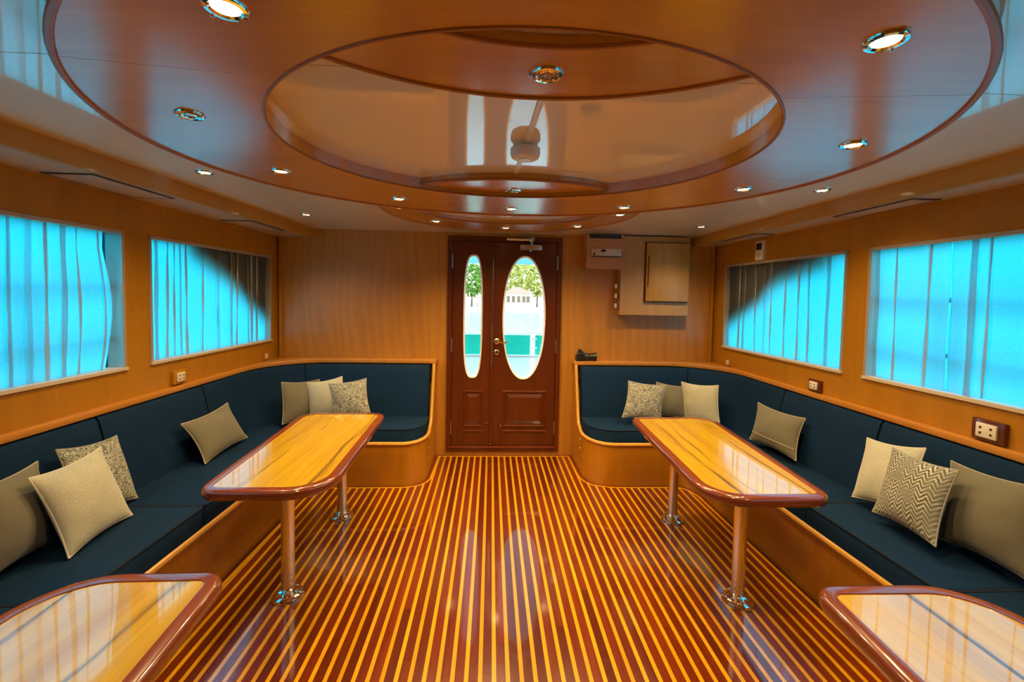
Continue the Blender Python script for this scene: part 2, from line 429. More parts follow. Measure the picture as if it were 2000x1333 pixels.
# side walls with window openings
WIN = {'left': ((2.585, 3.90), (1.09, 2.415), (-.41, .915)), 'right': ((2.525, 3.845), (1.045, 2.37), (-.455, .87))}
WZ0, WZ1 = 1.068, 1.80
def wpt(S, y, z, off): return (S.sg * (S.wall(y) + off), y, z)
def wbox(mb, S, y0, y1, z0, z1, o0, o1):
    P = [wpt(S, y0, z0, o0), wpt(S, y0, z0, o1), wpt(S, y1, z0, o1), wpt(S, y1, z0, o0), wpt(S, y0, z1, o0), wpt(S, y0, z1, o1), wpt(S, y1, z1, o1), wpt(S, y1, z1, o0)]
    mb.hexa(P)
wn = 0
window_obj = {}
for side, S in SIDES:
    mb = MB(); TH = .09
    ws = sorted(WIN[side]); edges = [YF] + [e for w in ws for e in w] + [YB]
    wbox(mb, S, YF, YB, -.05, WZ0, 0, TH); wbox(mb, S, YF, YB, WZ1, 2.2, 0, TH)
    for i in range(0, len(edges), 2): wbox(mb, S, edges[i], edges[i + 1], WZ0, WZ1, 0, TH)
    tag(mb.build('wall_' + side, 'wall', smooth=0), kind='structure')
    for i, (y0, y1) in enumerate(WIN[side]):
        wn += 1
        fr = MB(); t = .014
        wbox(fr, S, y0 - .004, y0 + t, WZ0, WZ1, -.005, TH + .01); wbox(fr, S, y1 - t, y1 + .004, WZ0, WZ1, -.005, TH + .01)
        wbox(fr, S, y0 - .004, y1 + .004, WZ1 - t, WZ1 + .004, -.005, TH + .01)
        w = tag(fr.build('window_%d' % wn, 'alu', smooth=0), kind='structure')
        window_obj[side, i] = w
        sl = MB(); wbox(sl, S, y0 - .006, y1 + .006, WZ0 - .006, WZ0 + .010, -.012, TH + .01); sl.build('sill', 'sill', w, smooth=0)
        gl = MB(); wbox(gl, S, y0 + t, y1 - t, WZ0 + .01, WZ1 - t, TH - .012, TH - .006); gl.build('pane', 'daylight_glass', w, smooth=0)

# aft wall with the doorway
DX0, DX1, DZ0, DZ1 = -.405, .648, .040, 2.036
mb = MB().box(-2.05, DX0, YB, YB + .09, -.05, 2.2).box(DX1, 2.25, YB, YB + .09, -.05, 2.2).box(DX0, DX1, YB, YB + .09, -.05, DZ0).box(DX0, DX1, YB, YB + .09, DZ1, 2.2)
tag(mb.build('wall_back', 'wall_back', smooth=0), kind='structure')
# narrow corner posts where the side walls meet the aft wall
for i, (side, S) in enumerate(SIDES):
    x = S.sg * (S.wall(YB) - .02)
    tag(MB().box(min(x, x - S.sg * .025), max(x, x - S.sg * .025), YB - .03, YB + .0, .90, 1.99).build('trim_%d' % (i + 1), 'wall', smooth=0), kind='structure')
# forward wall behind the camera
tag(MB().box(-2.15, 2.35, YF - .09, YF, -.05, 2.2).build('wall_front', 'wall', smooth=0), kind='structure')

# ------------------------------------------------------------------ ceiling
def beam_x(S, y): return (1.60 + (YB - y) * .030 if S.sg < 0 else 1.870 + (YB - y) * .020)
ceiling = tag(MB().box(-2.15, 2.35, YF - .09, YB + .09, ZC + .03, ZC + .10).build('ceiling', 'ceil', smooth=0), kind='structure')
for (y0, y1) in ((YF, -.75), (-.75, 1.135), (1.135, 3.02), (3.02, YB)):
    g = .0015
    a = [(-beam_x(LS, y0 + g) - .02, y0 + g), (beam_x(RS, y0 + g) + .02, y0 + g), (beam_x(RS, y1 - g) + .02, y1 - g), (-beam_x(LS, y1 - g) - .02, y1 - g)]
    MB().prism(a, ZC, ZC + .02).build('ceiling_panel', 'ceil', ceiling, smooth=0)
ZS = 1.988
for side, S in SIDES:
    def bq(y, o): return (S.sg * (beam_x(S, y) + o), y)
    p = [bq(YF, 0), bq(YB, 0), bq(YB, .03), bq(YF, .03)]
    MB().prism(p, ZS - .004, ZC + .02).build('beam', 'beam', ceiling, smooth=0)
    p = [bq(YF, .03), bq(YB, .03), (S.sg * (S.wall(YB) + .05), YB), (S.sg * (S.wall(YF) + .05), YF)]
    MB().prism(p, ZS, ZS + .015).build('soffit', 'soffit', ceiling, smooth=0)
    for (y0, y1) in ((1.97, 2.45), (3.15, 3.62), (.55, 1.03)):
        xa = beam_x(S, (y0 + y1) / 2) + .055; xb = S.wall((y0 + y1) / 2) - .03
        fr = MB().box(*sorted((S.sg * xa, S.sg * xb)), y0, y1, ZS - .004, ZS + .001)
        h = fr.build('hatch_frame', 'dark_gap', ceiling, smooth=0)
        MB().box(*sorted((S.sg * (xa + .016), S.sg * (xb - .016))), y0 + .016, y1 - .016, ZS - .0046, ZS - .003).build('hatch', 'soffit', h, smooth=0)

RCX = .107
def ell(cx, cyy, a, b, t): return (cx + a * cos(t), cyy + b * sin(t))
def annulus(cx, ci, ai, bi, co, ao, bo, z, zt, t0i, t1i, t0o, t1o, n, name, mat, parent):
    bot_i, bot_o = [], []
    for k in range(n + 1):
        s = k / n
        bot_i.append(ell(cx, ci, ai, bi, lerp(t0i, t1i, s))); bot_o.append(ell(cx, co, ao, bo, lerp(t0o, t1o, s)))
    full = abs(abs(t1i - t0i) - 2 * pi) < 1e-6
    rings = [[(*bot_i[k], z), (*bot_o[k], z), (*bot_o[k], zt), (*bot_i[k], zt)] for k in range(n if full else n + 1)]
    return MB().loft(rings, ring_closed=full).build(name, mat, parent, smooth=40)
Z1, Z2 = 2.036, 2.014
# end rings first (they run above the big ring), then the big oval ring on top of them
END = ((2.845, .818, .812, 2.85, .582, .452), (.375, .835, .825, .44, .582, .52))
for (co, ao, bo, ci, ai, bi) in END:
    r = annulus(RCX + .005, ci, ai, bi, co, ao, bo, Z1, ZC + .005, 0, 2 * pi, 0, 2 * pi, 96, 'end_ring', 'ring', ceiling)
    for (c_, a_, b_, rr, nm) in ((co, ao, bo, .008, 'outer_edging'), (ci, ai, bi, .006, 'inner_edging')):
        pth = [(*ell(RCX + .005, c_, a_, b_, 2 * pi * k / 96), Z1 + .001) for k in range(96)]
        MB().tube(pth, rr, 8, True).build(nm, 'ring_edge', r)
ICY, IA, IB, OCY, OA, OB = 1.577, .824, .723, 1.668, 1.302, 1.135
yj = 1.10
ti, to = math.asin((yj - ICY) / IB), math.asin((yj - .06 - OCY) / OB)
for (a0, a1, b0, b1, n) in ((ti, pi - ti, to, pi - to, 80), (pi - ti, 2 * pi + ti, pi - to, 2 * pi + to, 60)):
    e = .0008
    annulus(RCX - .004, ICY, IA, IB, OCY, OA, OB, Z2, ZC + .005, a0 + e, a1 - e, b0 + e, b1 - e, n, 'ring_panel', 'ring', ceiling)
for (c_, a_, b_, rr, nm, dz) in ((OCY, OA, OB, .0085, 'ring_outer_edging', 0), (ICY, IA, IB, .0045, 'ring_inner_edging', 0)):
    pth = [(*ell(RCX - .004, c_, a_, b_, 2 * pi * k / 128), Z2 + dz) for k in range(128)]
    MB().tube(pth, rr, 8, True).build(nm, 'ring_edge', ceiling)

# downlights
def downlight(x, y, z, lit, label, group, knob=0.0):
    t = empty('downlight', (x, y, z), label=label, cat='downlight', group=group)
    MB().lathe([(.0235, .006), (.0245, -.003), (.029, -.007), (.036, -.006), (.039, -.001), (.039, .004)], n=28).build('bezel', 'chrome', t)
    MB().lathe([(.0248, .003), (.0248, -.002), (.018, -.003), (.001, -.0035)], n=24).build('lens', 'lamp_on' if lit else 'lamp_off', t)
    MB().lathe([(.001, .006), (.004, .003), (.005, -.004), (.003, -.008), (.001, -.010)], c=(.042 * cos(knob), .042 * sin(knob), 0), n=10).build('swivel_knob', 'chrome', t)
    if not lit: MB().lathe([(.015, -.003), (.016, -.007), (.020, -.007), (.021, -.002)], n=24).build('inner_ring', 'chrome', t)
    if lit:
        L = bpy.data.lights.new('downlight_lamp', 'SPOT'); L.energy = SPOT; L.spot_size = radians(138); L.spot_blend = 1.0
        L.color = (1.0, .69, .31); L.shadow_soft_size = .03
        lo = bpy.data.objects.new('downlight_lamp', L); COL.objects.link(lo); lo.parent = t; lo.location = (0, 0, -.02)
    return t
RING = [(-.49, .837, 1, 'lit downlight in the wooden oval ring, cut by the top edge of the photo'),
        (-.893, 1.345, 0, 'unlit chrome downlight in the wooden oval ring, left of the opening'),
        (-.908, 1.93, 1, 'lit downlight in the oval ring on the left, beyond the unlit one'),
        (-.509, 2.415, 1, 'lit downlight at the left rear of the oval ring, level with the doors'),
        (.108, 2.608, 1, 'lit downlight at the aft middle of the oval ring, straight before the doors'),
        (.747, 2.478, 1, 'lit downlight at the right rear of the oval ring'),
        (1.161, 1.995, 1, 'lit downlight in the oval ring on the right, before the white ceiling light'),
        (1.175, 1.395, 1, 'lit downlight in the oval ring, right of the opening'),
        (.765, .842, 1, 'large-looking lit downlight in the oval ring at the upper right corner')]
for x, y, lit, lb in RING: downlight(x, y, Z2, lit, lb, 'downlights in the oval ring', .6 if x > 0 else 2.6)
for x, y, lit, lb in ((.126, 1.07, 0, 'unlit chrome downlight on the near crescent inside the ceiling opening'),
                      (.107, 2.245, 0, 'unlit chrome downlight on the far crescent inside the ceiling opening'),
                      (-.585, 2.76, 1, 'lit downlight at the left tip of the small wooden ring by the doors'),
                      (-.416, 3.255, 1, 'lit downlight on the left of the small wooden ring by the doors'),
                      (.105, 3.49, 1, 'lit downlight in the small wooden ring nearest the doors'),
                      (.648, 3.325, 1, 'lit downlight on the right of the small wooden ring by the doors'),
                      (.822, 2.81, 1, 'lit downlight at the right tip of the small wooden ring by the doors')):
    downlight(x, y, Z1, lit, lb, 'downlights in the small rings', 3.0)
for x, y, lb in ((-1.385, 2.185, 'lit downlight in the white ceiling on the left, nearer one'), (-1.365, 3.285, 'lit downlight in the white ceiling at the far left corner'),
                 (1.635, 3.37, 'lit downlight in the white ceiling at the far right corner, above the cabinet'), (1.675, 2.168, 'lit downlight in the white ceiling on the right, nearer one'),
                 (-1.42, .3, 'added fill downlight in the white ceiling on the left, behind the camera'), (1.70, .3, 'added fill downlight in the white ceiling on the right, behind the camera'), (-1.0, -1.3, 'added fill downlight behind the camera, forward left'), (1.2, -1.3, 'added fill downlight behind the camera, forward right')):  # the four behind the camera are unseen, added as fill light
    downlight(x, y, ZC, 1, lb, 'downlights in the white ceiling', 2.4 if x < 0 else .7)

# smoke detectors and the cable cover between the rings
t = empty('smoke_detector', (.118, 1.655, ZC), label='drum-shaped smoke detector hanging in the middle of the glossy ceiling opening', cat='smoke detector')
MB().lathe([(.046, .002), (.046, -.010), (.050, -.012)], n=32).build('mount', 'ivory', t)
MB().lathe([(.050, -.0135), (.056, -.016), (.056, -.036), (.050, -.050), (.040, -.055), (.001, -.056)], n=32).build('body', 'white_pl', t)
MB().lathe([(.024, -.054), (.022, -.0585), (.001, -.059)], n=24).build('sensor_cap', 'ivory', t)
t = empty('smoke_detector', (.081, 3.0, ZC), label='flat white smoke detector inside the small wooden ring by the doors', cat='smoke detector')
MB().lathe([(.060, .002), (.064, -.008), (.058, -.022), (.040, -.030), (.001, -.031)], n=32).build('body', 'white_pl', t)
MB().lathe([(.022, -.030), (.02, -.034), (.001, -.0345)], n=20).build('sensor_cap', 'ivory', t)
mb = MB(); 
rings = []
for (x, y) in ((.137, 1.19), (.122, 1.62)): rings.append([(x - .011, y, ZC + .001), (x - .009, y, ZC - .006), (x + .009, y, ZC - .006), (x + .011, y, ZC + .001)])
mb.loft(rings)
rings = []
for (x, y) in ((.117, 1.70), (.105, 2.06)): rings.append([(x - .011, y, ZC + .001), (x - .009, y, ZC - .006), (x + .009, y, ZC - .006), (x + .011, y, ZC + .001)])
mb.loft(rings)
tag(mb.build('cable_cover', 'ivory', smooth=0), 'thin ivory cable cover running to the smoke detector in the ceiling opening', 'cable cover')

# ------------------------------------------------------------------ the double door
door = tag(MB().box(DX0, DX0 + .045, YB - .018, YB + .07, DZ0, DZ1).box(DX1 - .042, DX1, YB - .018, YB + .07, DZ0, DZ1)
           .box(DX0 + .045, DX1 - .042, YB - .018, YB + .07, DZ1 - .045, DZ1).box(DX0 + .045, DX1 - .042, YB - .018, YB + .07, DZ0, DZ0 + .035).build('door_1', 'mahogany', smooth=0), kind='structure')
MB().box(DX0 + .02, DX0 + .062, YB + .046, YB + .08, DZ0, DZ1).box(DX1 - .06, DX1 - .02, YB + .046, YB + .08, DZ0, DZ1).box(DX0 + .062, DX1 - .06, YB + .046, YB + .08, DZ1 - .065, DZ1 - .02).box(DX0 + .062, DX1 - .06, YB + .046, YB + .08, DZ0, DZ0 + .05).box(-.012, .032, YB + .046, YB + .06, DZ0 + .05, DZ1 - .065).build('door_stop', 'mahogany', door, smooth=0)
MB().box(DX0 + .03, DX1 - .03, YB - .026, YB - .016, DZ0 + .030, DZ0 + .046).bevel(.003).build('threshold_strip', 'mahogany_rim', door)
def leaf(x0, x1, cx, cz, hw, hh, ex, px0, px1, lbl):
    z0, z1 = DZ0 + .037, DZ1 - .047; ya, yb = YB + .0, YB + .045
    angs = sorted(set([2 * pi * k / 64 for k in range(64)] + [math.atan2(b - cz, a - cx) % (2 * pi) for a in (x0, x1) for b in (z0, z1)]))
    def ov(t, g=0):
        c, s = cos(t), sin(t); A, B = hw + g, hh + g
        r = (abs(c / A) ** ex + abs(s / B) ** ex) ** (-1 / ex); return (cx + r * c, cz + r * s)
    # use a stretched angle so the long sides of the oval are sampled evenly
    def ang(t): return math.atan2(sin(t) * hh, cos(t) * hw)
    samp = sorted(set([ang(2 * pi * k / 64) % (2 * pi) for k in range(64)] + [math.atan2(b - cz, a - cx) % (2 * pi) for a in (x0, x1) for b in (z0, z1)]))
    def rect(t):
        c, s = cos(t), sin(t); r = 1e9
        if c > 1e-9: r = min(r, (x1 - cx) / c)
        if c < -1e-9: r = min(r, (x0 - cx) / c)
        if s > 1e-9: r = min(r, (z1 - cz) / s)
        if s < -1e-9: r = min(r, (z0 - cz) / s)
        return (cx + r * c, cz + r * s)
    rings = []
    for t in samp:
        i, o = ov(t), rect(t)
        rings.append([(i[0], ya, i[1]), (o[0], ya, o[1]), (o[0], yb, o[1]), (i[0], yb, i[1])])
    lf = MB().loft(rings, ring_closed=True).build('leaf', 'mahogany', door, smooth=30)
    rim = []
    for k in range(72):
        t = ang(2 * pi * k / 72); a, b = ov(t, .004), ov(t, -.011)
        rim.append([(a[0], ya - .004, a[1]), (b[0], ya + .006, b[1]), (b[0], ya + .03, b[1]), (a[0], ya + .03, a[1])])
    MB().loft(rim, ring_closed=True).build('glazing_bead', 'lit_bevel', lf)
    gp = [ov(ang(2 * pi * k / 72), -.008) for k in range(72)]
    MB().loft([[(x, ya + .018, z) for x, z in gp], [(x, ya + .024, z) for x, z in gp]]).build('pane', 'dimming_glass', lf, smooth=0)
    # raised lower panel inside a moulded frame
    pz0, pz1 = .262, .608; m = .022
    rings = []
    for (o, dy) in ((0, 0), (.006, -.010), (.016, -.010), (.024, .002), (.030, .004)):
        rings.append([(px0 + o, ya + dy, pz0 + o), (px1 - o, ya + dy, pz0 + o), (px1 - o, ya + dy, pz1 - o), (px0 + o, ya + dy, pz1 - o)])
    MB().loft(rings, caps=False).build('panel_moulding', 'mahogany', lf, smooth=0)
    f0, f1 = .032, .062
    MB().loft([[(px0 + f0, ya, pz0 + f0), (px1 - f0, ya, pz0 + f0), (px1 - f0, ya, pz1 - f0), (px0 + f0, ya, pz1 - f0)],
               [(px0 + f0, ya - .003, pz0 + f0), (px1 - f0, ya - .003, pz0 + f0), (px1 - f0, ya - .003, pz1 - f0), (px0 + f0, ya - .003, pz1 - f0)],
               [(px0 + f1, ya - .014, pz0 + f1), (px1 - f1, ya - .014, pz0 + f1), (px1 - f1, ya - .014, pz1 - f1), (px0 + f1, ya - .014, pz1 - f1)]]).build('raised_panel', 'mahogany', lf, smooth=0)
    MB().box(px0, px1, ya - .010, ya + .002, .222, .234).bevel(.003).build('kick_moulding', 'mahogany_rim', lf)
    return lf
lfL = leaf(DX0 + .048, .008, -.168, 1.296, .084, .566, 3.2, -.250, -.066, 'l')
lfR = leaf(.012, DX1 - .045, .305, 1.290, .196, .570, 2.15, .120, .528, 'r')
MB().box(-.002, .022, YB - .012, YB + .002, DZ0 + .05, 1.93).bevel(.004).build('meeting_strip', 'mahogany', lfL)
MB().box(.004, .016, YB - .016, YB - .010, .83, 1.22).build('latch_plate', 'steel', lfR)
for (x, z) in ((-.028, .305), (.102, .282), (.036 - .03, .108)):
    MB().lathe([(.001, -.016), (.009, -.014), (.011, -.008), (.008, .002)], c=(x, YB, z), n=14, axis='y').build('bolt_knob', 'chrome', lfL if x < 0 else lfR)
for z in (1.07, .968):
    MB().lathe([(.001, -.014), (.020, -.013), (.027, -.008), (.028, .001)], c=(.055, YB, z), n=24, axis='y').build('rosette', 'brass', lfR)
MB().tube([(.055, YB - .01, 1.07), (.055, YB - .045, 1.07), (.062, YB - .055, 1.07), (.085, YB - .056, 1.066), (.115, YB - .055, 1.060), (.140, YB - .054, 1.066), (.158, YB - .052, 1.076)], .009, 10, taper=[1, 1, 1, .95, .85, .75, .55]).build('lever', 'brass', lfR)
MB().box(.051, .059, YB - .017, YB - .012, .955, .985).build('keyhole', 'black', lfR)
for x in (DX0 + .046, DX1 - .044):
    for z in (1.80, 1.03, .26):
        MB().lathe([(.001, -.066), (.006, -.064), (.006, .064), (.001, .066)], c=(x, YB - .022, z), n=12).build('hinge', 'steel', door)
# overhead closer on the right leaf
cl = empty('door_closer', (.36, YB, 1.93), label='silver overhead door closer with folding arm above the right oval pane', cat='door closer')
part('body', MB().box(.255, .455, YB - .055, YB - .005, 1.915, 1.962).bevel(.006), 'steel', cl)
part('spindle', MB().lathe([(.014, -.03), (.014, .045)], c=(.360, YB - .03, 1.965), n=14), 'steel', cl)
part('spindle_cap', MB().lathe([(.001, -.016), (.010, -.014), (.012, 0)], c=(.350, YB - .03, 1.915), n=14), 'steel', cl)
part('arm', MB().tube([(.36, YB - .04, 1.995), (.33, YB - .05, 2.004), (.13, YB - .09, 2.000)], .008, 8), 'steel', cl)
part('arm', MB().tube([(.13, YB - .09, 2.006), (.24, YB - .06, 2.010), (.37, YB - .03, 2.016)], .007, 8, taper=[1.3, 1, 1.2]), 'steel', cl)
part('bracket', MB().box(.345, .385, YB - .045, YB - .018, 2.002, 2.03).bevel(.003), 'steel', cl)

# ------------------------------------------------------------------ settees along both sides
ZSEAT, ZT = .448, .330
def spath(S, db, ds, r, nb=7, na=12, ys=None, x_end=None):
    """plan line parallel to the aft wall (db away), round the corner, then along the side (ds away); in the side's outward units"""
    yt = YB - db - r; w = S.wall(yt) - ds
    xe = S.xend if x_end is None else x_end
    p = [(lerp(xe, w - r, k / nb), YB - db) for k in range(nb)]
    for k in range(na + 1):
        a = pi / 2 - pi / 2 * k / na
        p.append((w - r + r * cos(a), yt + r * sin(a)))
    for y in ys: p.append((S.wall(y) - ds, y))
    return p
for side, S in SIDES:
    sg = S.sg
    st = empty('settee', (sg * (S.foot(1) + .3), 1.0, 0), label='built-in navy settee with an oak front %s' % ('on the side of the narrow door leaf' if side == 'left' else 'with the photo camera on its ledge'), cat='settee', group='built-in settees')
    # curved veneer front
    fp = [(S.foot(y), y) for y in (YF + .2, 0, 1.0, 2.0, 3.0, 3.13)]
    x0 = fp[-1][0]; dy = S.yfront - 3.13
    fp += [(x0 - .10 * (1 - cos(pi / 2 * k / 6)), 3.13 + dy * sin(pi / 2 * k / 6)) for k in range(1, 7)]
    fp += [(lerp(fp[-1][0], S.curve[0][0], .5), S.yfront)] + list(S.curve)
    nF = len(fp)
    top = [ZT] * nF
    for i in range(6): top[nF - 6 + i] = ZT + [0, .001, .004, .008, .013, .018][i]
    rings = []
    for i, (x, y) in enumerate(fp):
        a = Vector(fp[max(i - 1, 0)]); b = Vector(fp[min(i + 1, nF - 1)]); d = (b - a).normalized(); nrm = Vector((d.y, -d.x))
        q = Vector((x, y)) + nrm * .018
        rings.append([(sg * x, y, -.002), (sg * q.x, q.y, -.002), (sg * q.x, q.y, top[i]), (sg * x, y, top[i])])
    part('front_panel', MB().loft(rings), 'bench', st, smooth=50)
    xe = S.xend
    prof = [(3.59, 0), (YB, 0), (YB, .868), (3.925, .868), (3.90, .80), (3.77, .42), (3.735, .375), (3.68, .357), (3.59, .350)]
    part('end_panel', MB().loft([[(sg * xe, y, z) for y, z in prof], [(sg * (xe + .02), y, z) for y, z in prof]]), 'bench', st, smooth=0)
    tp = [(sg * (x - .0), y, top[i] + .004) for i, (x, y) in enumerate(fp)] + [(sg * (xe + .008), y, z + .004) for y, z in ((3.68, .357), (3.735, .375), (3.77, .42), (3.835, .61), (3.90, .80), (3.925, .866))]
    part('trim', MB().tube(tp, .0145, 8), 'trim_oak', st)
    for z in (.29, .21):
        part('screw_cap', MB().lathe([(.001, -.006), (.006, -.004), (.007, .002)], c=(sg * (xe + .0) , 3.62, z), n=10, axis='x'), 'white_pl', st)
    # ledge along the top
    inner = spath(S, .115, .040, .52, ys=(2.9, 2.4, 1.5, 0, YF + .01), x_end=xe - .012)
    poly = [(sg * x, y) for x, y in inner] + [(sg * (S.wall(YF + .01) + .002), YF + .01), (sg * (S.wall(YB) + .002), YB + .002), (sg * (xe - .012), YB + .002)]
    part('ledge', MB().prism(poly, .872, .905).bevel(.004, 2), 'ledge', st, smooth=30)
    # seat cushions
    def xf(y): return S.foot(y) + .006
    def xb(y): return S.wall(y) - .07
    def cushion(poly, name='seat_cushion'):
        if sg < 0: poly = [(-x, y) for x, y in poly][::-1]
        area = sum(a[0] * b[1] - b[0] * a[1] for a, b in zip(poly, poly[1:] + poly[:1]))
        if area < 0: poly = poly[::-1]
        lev = [(.0, ZT + .006), (.0, ZSEAT - .016), (.004, ZSEAT - .006), (.013, ZSEAT)]
        rings = [[(x, y, z) for x, y in (offset_poly(poly, o) if o else poly)] for o, z in lev]
        c = part(name, MB().loft(rings), 'navy', st, smooth=50)
        pp = [(x, y, ZSEAT - .006) for x, y in offset_poly(poly, .001)]
        part('piping', MB().tube(pp, .0045, 6, True), 'navy_pipe', c)
    g = .003
    for y0, y1 in ((-1.3, .0), (.0, .75), (.75, 1.47), (1.47, 2.15), (2.15, 2.95)):
        cushion(round_poly([(xf(y0 + g), y0 + g, .02), (xb(y0 + g), y0 + g, .02), (xb(y1 - g), y1 - g, .02), (xf(y1 - g), y1 - g, .02)], 4))
    xc = xf(3.2); xm = lerp(S.xend, xc, .62); yf_ = S.yfront + .008
    corner = [(xf(2.953), 2.953), (xb(2.953), 2.953), (xb(3.3), 3.28)] + [(xb(3.3) - .45 * (1 - cos(a)), 3.28 + .47 * sin(a)) for a in (.4, .8, 1.2, pi / 2)] + [(xm + g, 3.75), (xm + g, yf_)] + \
             [(xc - .09 * (1 - cos(a)), 3.16 + (yf_ - 3.16) * sin(a)) for a in (pi / 2, 1.2, .8, .4, 0)]
    cushion(corner)
    cv = [(x, y + .008) for x, y in S.curve]
    cv = [(x + .026 * (i / 5), y) for i, (x, y) in enumerate(cv)]
    cushion([(xm - g, 3.75), (xm - g, yf_)] + cv + [(S.xend + .026, 3.72), (S.xend + .03, 3.75)])
    # leaning back cushions
    ys = (2.953, 2.947, 2.55, 2.203, 2.197, 1.8, 1.473, 1.467, 1.1, .753, .747, .3, .003, -.003, -.6, -1.2)
    PB = spath(S, .315, .118, .50, ys=ys, x_end=S.xend + .032); PT = spath(S, .215, .045, .50, ys=ys, x_end=S.xend + .036)
    WB = spath(S, .205, .012, .50, ys=ys, x_end=S.xend + .032); WT = spath(S, .118, .012, .50, ys=ys, x_end=S.xend + .036)
    n0 = 7; sm = n0 + 3
    iy = n0 + 13
    cuts = [(0, sm), (sm, iy), (iy + 1, iy + 3), (iy + 4, iy + 6), (iy + 7, iy + 9), (iy + 10, iy + 12), (iy + 13, iy + 15)]
    for a, b in cuts:
        rings = []
        for i in range(a, b + 1):
            fb, ft_, wb, wt_ = (Vector(q[i]) for q in (PB, PT, WB, WT))
            d = (ft_ - wt_).normalized()
            zb, zt_ = ZSEAT - .004, .866
            pr = []
            for (s_, bulge, z) in ((0, 0, zb), (.2, .007, 0), (.5, .010, 0), (.8, .006, 0), (.95, .001, 0), (.99, -.008, 0), (1.0, -.02, 0)):
                q = fb.lerp(ft_, s_) + d * bulge; pr.append((q, lerp(zb, zt_, s_)))
            pr += [(wt_ + d * .01, zt_), (wt_, zt_ - .012), (wb, zb)]
            if i in (a, b):
                nb_ = Vector(PB[min(i + 1, len(PB) - 1)]) - Vector(PB[max(i - 1, 0)])
                sh = nb_.normalized() * (.003 if i == a else -.003)
                pr = [(q + sh - d * (.005 if j < 6 else 0), z) for j, (q, z) in enumerate(pr)]
            rings.append([(sg * q.x, q.y, z) for q, z in pr])
        # soften the seams by an extra section next to each end
        part('back_cushion', MB().loft(rings), 'navy', st, smooth=50)

# ------------------------------------------------------------------ tables
M['table_a'] = table_wood('tabletop_teak_a', 1.0, [(-1.08, .06), (-.80, .05)])
M['table_b'] = table_wood('tabletop_teak_b', 2.3, [(1.13, .045), (1.20, .03), (1.45, .03)])
M['table_c'] = table_wood('tabletop_teak_c', 3.9, [(-.90, .05), (-1.17, .035)])
M['table_d'] = table_wood('tabletop_teak_d', 5.1, [(1.24, .055)])
TZ = .645
def table(corners, poles, mat, label):
    cx = sum(c[0] for c in corners) / 4; cyy = sum(c[1] for c in corners) / 4
    t = empty('saloon_table', (cx, cyy, 0), label=label, cat='table', group='saloon tables')
    ol = round_poly(corners, 12)
    prof = [(.046, TZ - .006), (.043, TZ + .003), (.016, TZ + .004), (.006, TZ + .001), (0, TZ - .010), (0, TZ - .030), (.006, TZ - .040), (.018, TZ - .045), (.046, TZ - .045)]
    rings = [[(x, y, z) for x, y in offset_poly(ol, o)] for o, z in prof]
    part('rim', MB().loft(rings, caps=False), 'mahogany_rim', t, smooth=60)
    part('tabletop', MB().prism(offset_poly(ol, .043), TZ - .035, TZ), mat, t, smooth=0)
    for (x, y) in poles:
        p = part('pole', MB().lathe([(.031, .03), (.031, TZ - .03)], c=(x, y, 0), n=28), 'pole_chrome', t)
        part('floor_flange', MB().lathe([(.074, .001), (.074, .008), (.070, .015), (.058, .020), (.054, .024), (.054, .034), (.048, .042), (.036, .045), (.032, .05), (.031, .05)], c=(x, y, 0), n=32), 'chrome', p)
        part('top_flange', MB().lathe([(.031, TZ - .06), (.05, TZ - .05), (.05, TZ - .044)], c=(x, y, 0), n=28), 'chrome', p)
        part('set_screw', MB().lathe([(.001, -.012), (.004, -.01), (.004, 0)], c=(x - .033 if x < 0 else x + .033, y, TZ - .075), n=10, axis='x'), 'chrome', p)
    return t
table([(-1.245, 1.858, .085), (-.690, 1.858, .19), (-.735, 3.11, .09), (-1.315, 3.11, .13)], [(-.976, 2.126), (-.974, 2.893)], 'table_a', 'left-hand long table standing whole before the far left cushions')
table([(.945, 1.775, .18), (1.505, 1.775, .085), (1.60, 3.05, .15), (1.002, 3.03, .08)], [(1.244, 2.041), (1.243, 2.819)], 'table_b', 'right-hand long table standing whole, a double dark streak down its middle')
table([(-1.29, .06, .12), (-.66, .06, .09), (-.780, 1.328, .075), (-1.265, 1.322, .20)], [(-.98, 1.05), (-.98, .33)], 'table_c', 'table cut off by the lower left corner of the photo')
table([(.885, -.02, .09), (1.50, -.02, .12), (1.475, 1.222, .19), (.965, 1.228, .075)], [(1.24, .95), (1.24, .25)], 'table_d', 'table cut off by the lower right corner of the photo')

